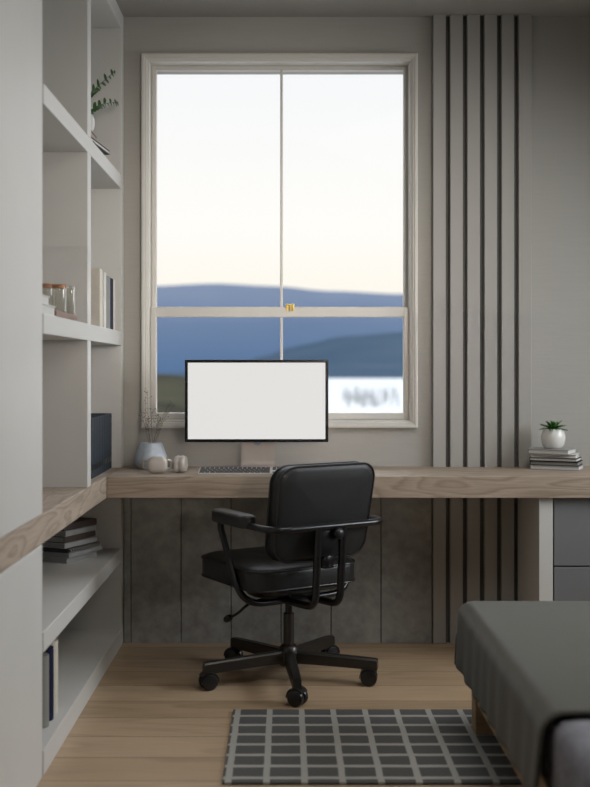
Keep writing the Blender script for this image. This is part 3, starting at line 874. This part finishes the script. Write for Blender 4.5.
# height lever
lv0 = [RC.inverted() @ Vector(p) for p in ((-.03, -.02, .318), (-.10, -.03, .305), (-.150, -.04, .288), (-.188, -.05, .258), (-.212, -.055, .246))]
lv_ = cbuild(MB().tube(smooth_path(lv0, 5), .005, 8), 'lever', M['tube'])
e = Vector(lv0[-1]); d = (e-Vector(lv0[-2])).normalized()
cbuild(MB().tube([e-d*.005, e, e+d*.012, e+d*.024, e+d*.03], .01, 12, rads=[.004, .011, .0135, .011, .004]), 'lever_knob', M['rubber'], lv_)
# backrest cushion: rounded panel leaning back, slightly wrapped
def back_pt(x, z, t):
    """x lateral, z height, t = through thickness (0 rear .. 1 front)"""
    u_ = (z-.655)/.175
    y = -.257+.070*t - (z-.650)*.20 + .35*x*x
    return Vector((x, y, z))
def back_loop(t, ins):
    lp_ = []
    zc_, hh, ww, r = .650, .338, .395, .062
    for x, z in rrect(ww-2*ins, hh-2*ins, max(.006, r-ins), 10):
        x *= 1+.03*(z/.175)   # a little wider at the top
        lp_.append(back_pt(x, zc_+z, t))
    return lp_
m = MB().loops([back_loop(-.035, .155), back_loop(-.034, .12), back_loop(-.025, .06), back_loop(.005, .02), back_loop(.06, .006), back_loop(.13, .0), back_loop(.85, .0), back_loop(.95, .006), back_loop(1.02, .022), back_loop(1.10, .06), back_loop(1.14, .12), back_loop(1.15, .155)], True, True, True)
cbuild(m, 'backrest', M['leather'], smooth=60)
for t_, in ((.09,), (.90,)):
    cbuild(MB().tube(back_loop(t_, -.001), .0034, 7, closed=True), 'piping', M['piping'])
# arm ring tube: front of left arm -> behind the back -> front of right arm, one bent tube down under the seat
A, B = .243, -.282
ZR = .606
path = [(0, -.06, .312), (-.19, -.06, .312), (-.243, -.045, .36), (-.243, .100, ZR), (-A, B, ZR), (A, B, ZR), (.243, .100, ZR), (.243, -.045, .36), (.19, -.06, .312), (0, -.06, .312)]
cbuild(MB().tube(fillet(path, [.055, .07, .055, .075, .075, .055, .07, .055], 8), .0125, 12, cap=True), 'arm_frame', M['tube'])
# rear uprights
for sx in (-.055, .050):
    cbuild(MB().tube(fillet([(sx, B, ZR), (sx, B+.02, .322), (sx, -.05, .312)], .05, 8), .0135, 12), 'upright', M['tube'])
# bracket between uprights + knob
m = MB().box(-.044, .039, -.278, -.252, .50, .600, .006, 2)
m.box(-.024, .019, -.270, -.235, .455, .51, .004, 1)
br_ = cbuild(m, 'back_bracket', M['tube'])
Mk = Matrix.Translation((.022, -.278, .580)) @ Matrix.Rotation(PI/2, 4, 'X')
cbuild(MB().lathe([(0, 0), (.010, 0), (.010, .008), (.019, .010), (.021, .018), (.018, .026), (.010, .030), (0, .031)], (0, 0, 0), 22, M=Mk), 'back_knob', M['rubber'], br_)
# arm pads
for sg in (-1, 1):
    def pad(z, ins):
        return [Vector((sg*A+x, -.012+y, z+.02*max(0, (y-.02))*1.0)) for x, y in rrect(.066-2*ins, .250-2*ins, max(.006, .030-ins), 7)]
    m = MB().loops([pad(.597, .010), pad(.598, .003), pad(.602, 0), pad(.630, 0), pad(.638, .003), pad(.6425, .010), pad(.644, .018)], True, True, True)
    cbuild(m, 'armrest_pad', M['leather_seat'])
    cbuild(MB().tube(pad(.635, .001), .0022, 6, closed=True), 'piping', M['piping'])

# ------------------------------------------------------------------ rug
rx0, rx1, ry0, ry1 = -.178, 1.45, 3.035, 3.688
RUG_OX, RUG_OY = None, None
rug_c = ((rx0+rx1)/2, (ry0+ry1)/2)
# lines: first vertical stripe sits at x≈-.163 near the far-left corner, first cross stripe at y≈3.615
RUG_OX = rug_c[0]+.1705+.1065*20
RUG_OY = rug_c[1]-3.605+.0915*60
M['rug'] = rug_mat()
m = MB().box(rx0, rx1, ry0, ry1, .0003, .009, .003, 2)
tag(m.build('rug', M['rug'], smooth=40), 'flat grey rug with a pale grid pattern on the wooden floor', 'rug')

# ------------------------------------------------------------------ bed
bx0, bx1, bY0, bY1 = .600, 2.05, 1.45, 3.540
bed = thing('bed', 'low oak bed frame with blue grey mattress at lower right', 'bed', (1.3, 2.45, .0092))
z0 = .0092
m = MB().box(bx0, bx0+.03, bY0, bY1, .10, .215, .003, 2); m.build('side_rail', M['bed_wood'], bed)
MB().box(bx1-.03, bx1, bY0, bY1, .10, .215, .003, 2).build('side_rail', M['bed_wood'], bed)
MB().box(bx0+.03, bx1-.03, bY1-.03, bY1, .10, .215, .003, 2).build('foot_rail', M['bed_wood'], bed)
MB().box(bx0+.03, bx1-.03, bY0, bY0+.03, .10, .215, .003, 2).build('head_rail', M['bed_wood'], bed)
MB().box(bx0+.03, bx1-.03, bY0+.03, bY1-.03, .185, .214).build('slat_deck', M['bed_wood'], bed)
for (x, y, zz) in ((bx0-.006, bY1-.115, .0092), (bx1-.06, bY1-.115, .0092), (bx0-.006, bY0+.02, .0092), (bx1-.06, bY0+.02, .0092)):
    if y < ry0-.1: zz = .0002
    MB().box(x, x+.066, y, y+.075, zz, .205, .003, 2).build('leg', M['bed_wood'], bed)
# mattress with a rounded sheet-covered edge
lvm = [(.2155, .012), (.224, .002), (.24, 0), (.35, 0), (.375, .006), (.389, .02), (.394, .05), (.395, .12)]
L = [[Vector((x, y, z)) for x, y in rrect(bx1-bx0+.03-2*i, bY1-bY0-.03-2*i, max(.01, .06-i), 8, (bx0+bx1)/2-.004, (bY0+bY1)/2)] for z, i in lvm]
MB().loops(L, True, True, True).build('mattress', M['sheet'], bed, smooth=60)
# blanket draped over the foot of the bed
W0, W1 = .567, 2.085; YE, YN = 3.560, 2.375; TOP = .402; LH = .205
def drape(o):   # overhang -> (outward, drop)
    r = .045
    if o <= 0: return (0, 0)
    a_ = min(o/r, PI/2)
    out = r*math.sin(a_); drop = r*(1-math.cos(a_))
    rest = max(0, o-r*PI/2)
    return (out+rest*.02, drop+rest)
avals = [-LH-.03+k*.0125 for k in range(19)]+[0+.02*k for k in range(1, 12)]+[.26+.06*k for k in range(16)]
wid = W1-W0-.09
avals = [a_ for a_ in avals if a_ < wid]+[wid+.0125*k for k in range(0, 20)]
bvals = [-.0]+[.025*k for k in range(1, 44)]
leng = YE-.045-YN
bvals = [leng*k/44 for k in range(45)]+[leng+.0125*k for k in range(1, 20)]
rb = random.Random(2); m = MB(); rows = []
for b_ in bvals:
    row = []
    for a_ in avals:
        oa = -a_ if a_ < 0 else (a_-wid if a_ > wid else 0); ob = max(0, b_-leng)
        (ox, dx), (oy, dy) = drape(oa), drape(ob)
        x = W0+.045+min(max(a_, 0), wid)+(-ox if a_ < 0 else ox)
        y = YN+min(b_, leng)+oy
        z = TOP-max(dx, dy)
        f = min(1, oa/LH)
        if a_ < 0:
            x -= f*(.004+.0045*math.sin(b_*46+1.2*math.sin(b_*9)))
        if ob > 0: y += min(1, ob/LH)*.004*math.sin(a_*40)
        # gentle unevenness on top
        if oa == 0 and ob == 0: z += .003*math.sin(a_*7+b_*3)*math.sin(b_*5+1)*min(1, a_/.15)*min(1, (leng-b_)/.15)
        # near edge kicks outward a little on the side
        if a_ < 0: x -= f*.035*max(0, 1-b_/.25)**2*.4
        row.append(Vector((x, y, z)))
    rows.append(row)
m.loops(rows, False)
bl = m.build('blanket', M['blanket'], smooth=70)
sd = bl.modifiers.new('thick', 'SOLIDIFY'); sd.thickness = .007; sd.offset = 1
tag(bl, 'grey green knitted blanket draped over the foot of the bed', 'blanket')

# ------------------------------------------------------------------ light
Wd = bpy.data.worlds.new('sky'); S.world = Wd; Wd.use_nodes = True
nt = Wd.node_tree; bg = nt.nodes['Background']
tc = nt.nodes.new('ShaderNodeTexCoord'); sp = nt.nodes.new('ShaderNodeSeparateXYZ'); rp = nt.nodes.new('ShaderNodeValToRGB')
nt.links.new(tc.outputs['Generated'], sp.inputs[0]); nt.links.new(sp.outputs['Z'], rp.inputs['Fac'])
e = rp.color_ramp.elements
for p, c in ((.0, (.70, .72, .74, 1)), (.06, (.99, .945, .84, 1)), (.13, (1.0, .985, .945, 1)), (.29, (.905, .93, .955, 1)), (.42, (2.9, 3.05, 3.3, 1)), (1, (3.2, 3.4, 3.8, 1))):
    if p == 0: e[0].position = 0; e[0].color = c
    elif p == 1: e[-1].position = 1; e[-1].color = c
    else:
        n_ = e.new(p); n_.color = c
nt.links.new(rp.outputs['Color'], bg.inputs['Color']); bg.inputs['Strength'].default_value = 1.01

def area(name, loc, aim, sx, sy, energy, col, spread=PI):
    l = bpy.data.lights.new(name, 'AREA'); l.shape = 'RECTANGLE'; l.size = sx; l.size_y = sy
    l.energy = energy; l.color = col; l.spread = spread
    o = bpy.data.objects.new(name, l); COL.objects.link(o); o.location = loc
    o.rotation_euler = (Vector(aim)-Vector(loc)).to_track_quat('-Z', 'Y').to_euler()
    return o
area('ceiling_fill', (.9, 2.75, 2.58), (.50, 3.0, 0), 1.7, 1.1, 19, (1, .975, .93), math.radians(160))  # added unseen lamp that brightens the room from above
area('assumed_side_light', (2.5, 3.4, 1.45), (-.7, 3.5, .6), 1.4, .8, 20, (.92, .96, 1), math.radians(120))  # assumed unseen lamp lighting cabinet fronts from the right; right wall has no window
area('rear_fill_beam', (1.8, -2.2, 1.75), (-.1, 4.6, 1.60), .9, .6, 3.1, (1, .91, .82), math.radians(20))  # added narrow beam for the upper back wall; rear wall has no window

cam = bpy.data.cameras.new('camera'); co = bpy.data.objects.new('camera', cam); COL.objects.link(co)
co.location = (0, 0, CAMZ); co.rotation_euler = (PI/2, 0, 0)
cam.sensor_fit = 'AUTO'; cam.sensor_width = 36; cam.lens = 50.0
cam.shift_x = (295-286)/787; cam.shift_y = -(393.5-370)/787
cam.dof.use_dof = True; cam.dof.focus_distance = 4.15; cam.dof.aperture_fstop = 2.1
cam.clip_end = 6000
S.camera = co
S.view_settings.view_transform = 'Standard'
S.view_settings.look = 'None'
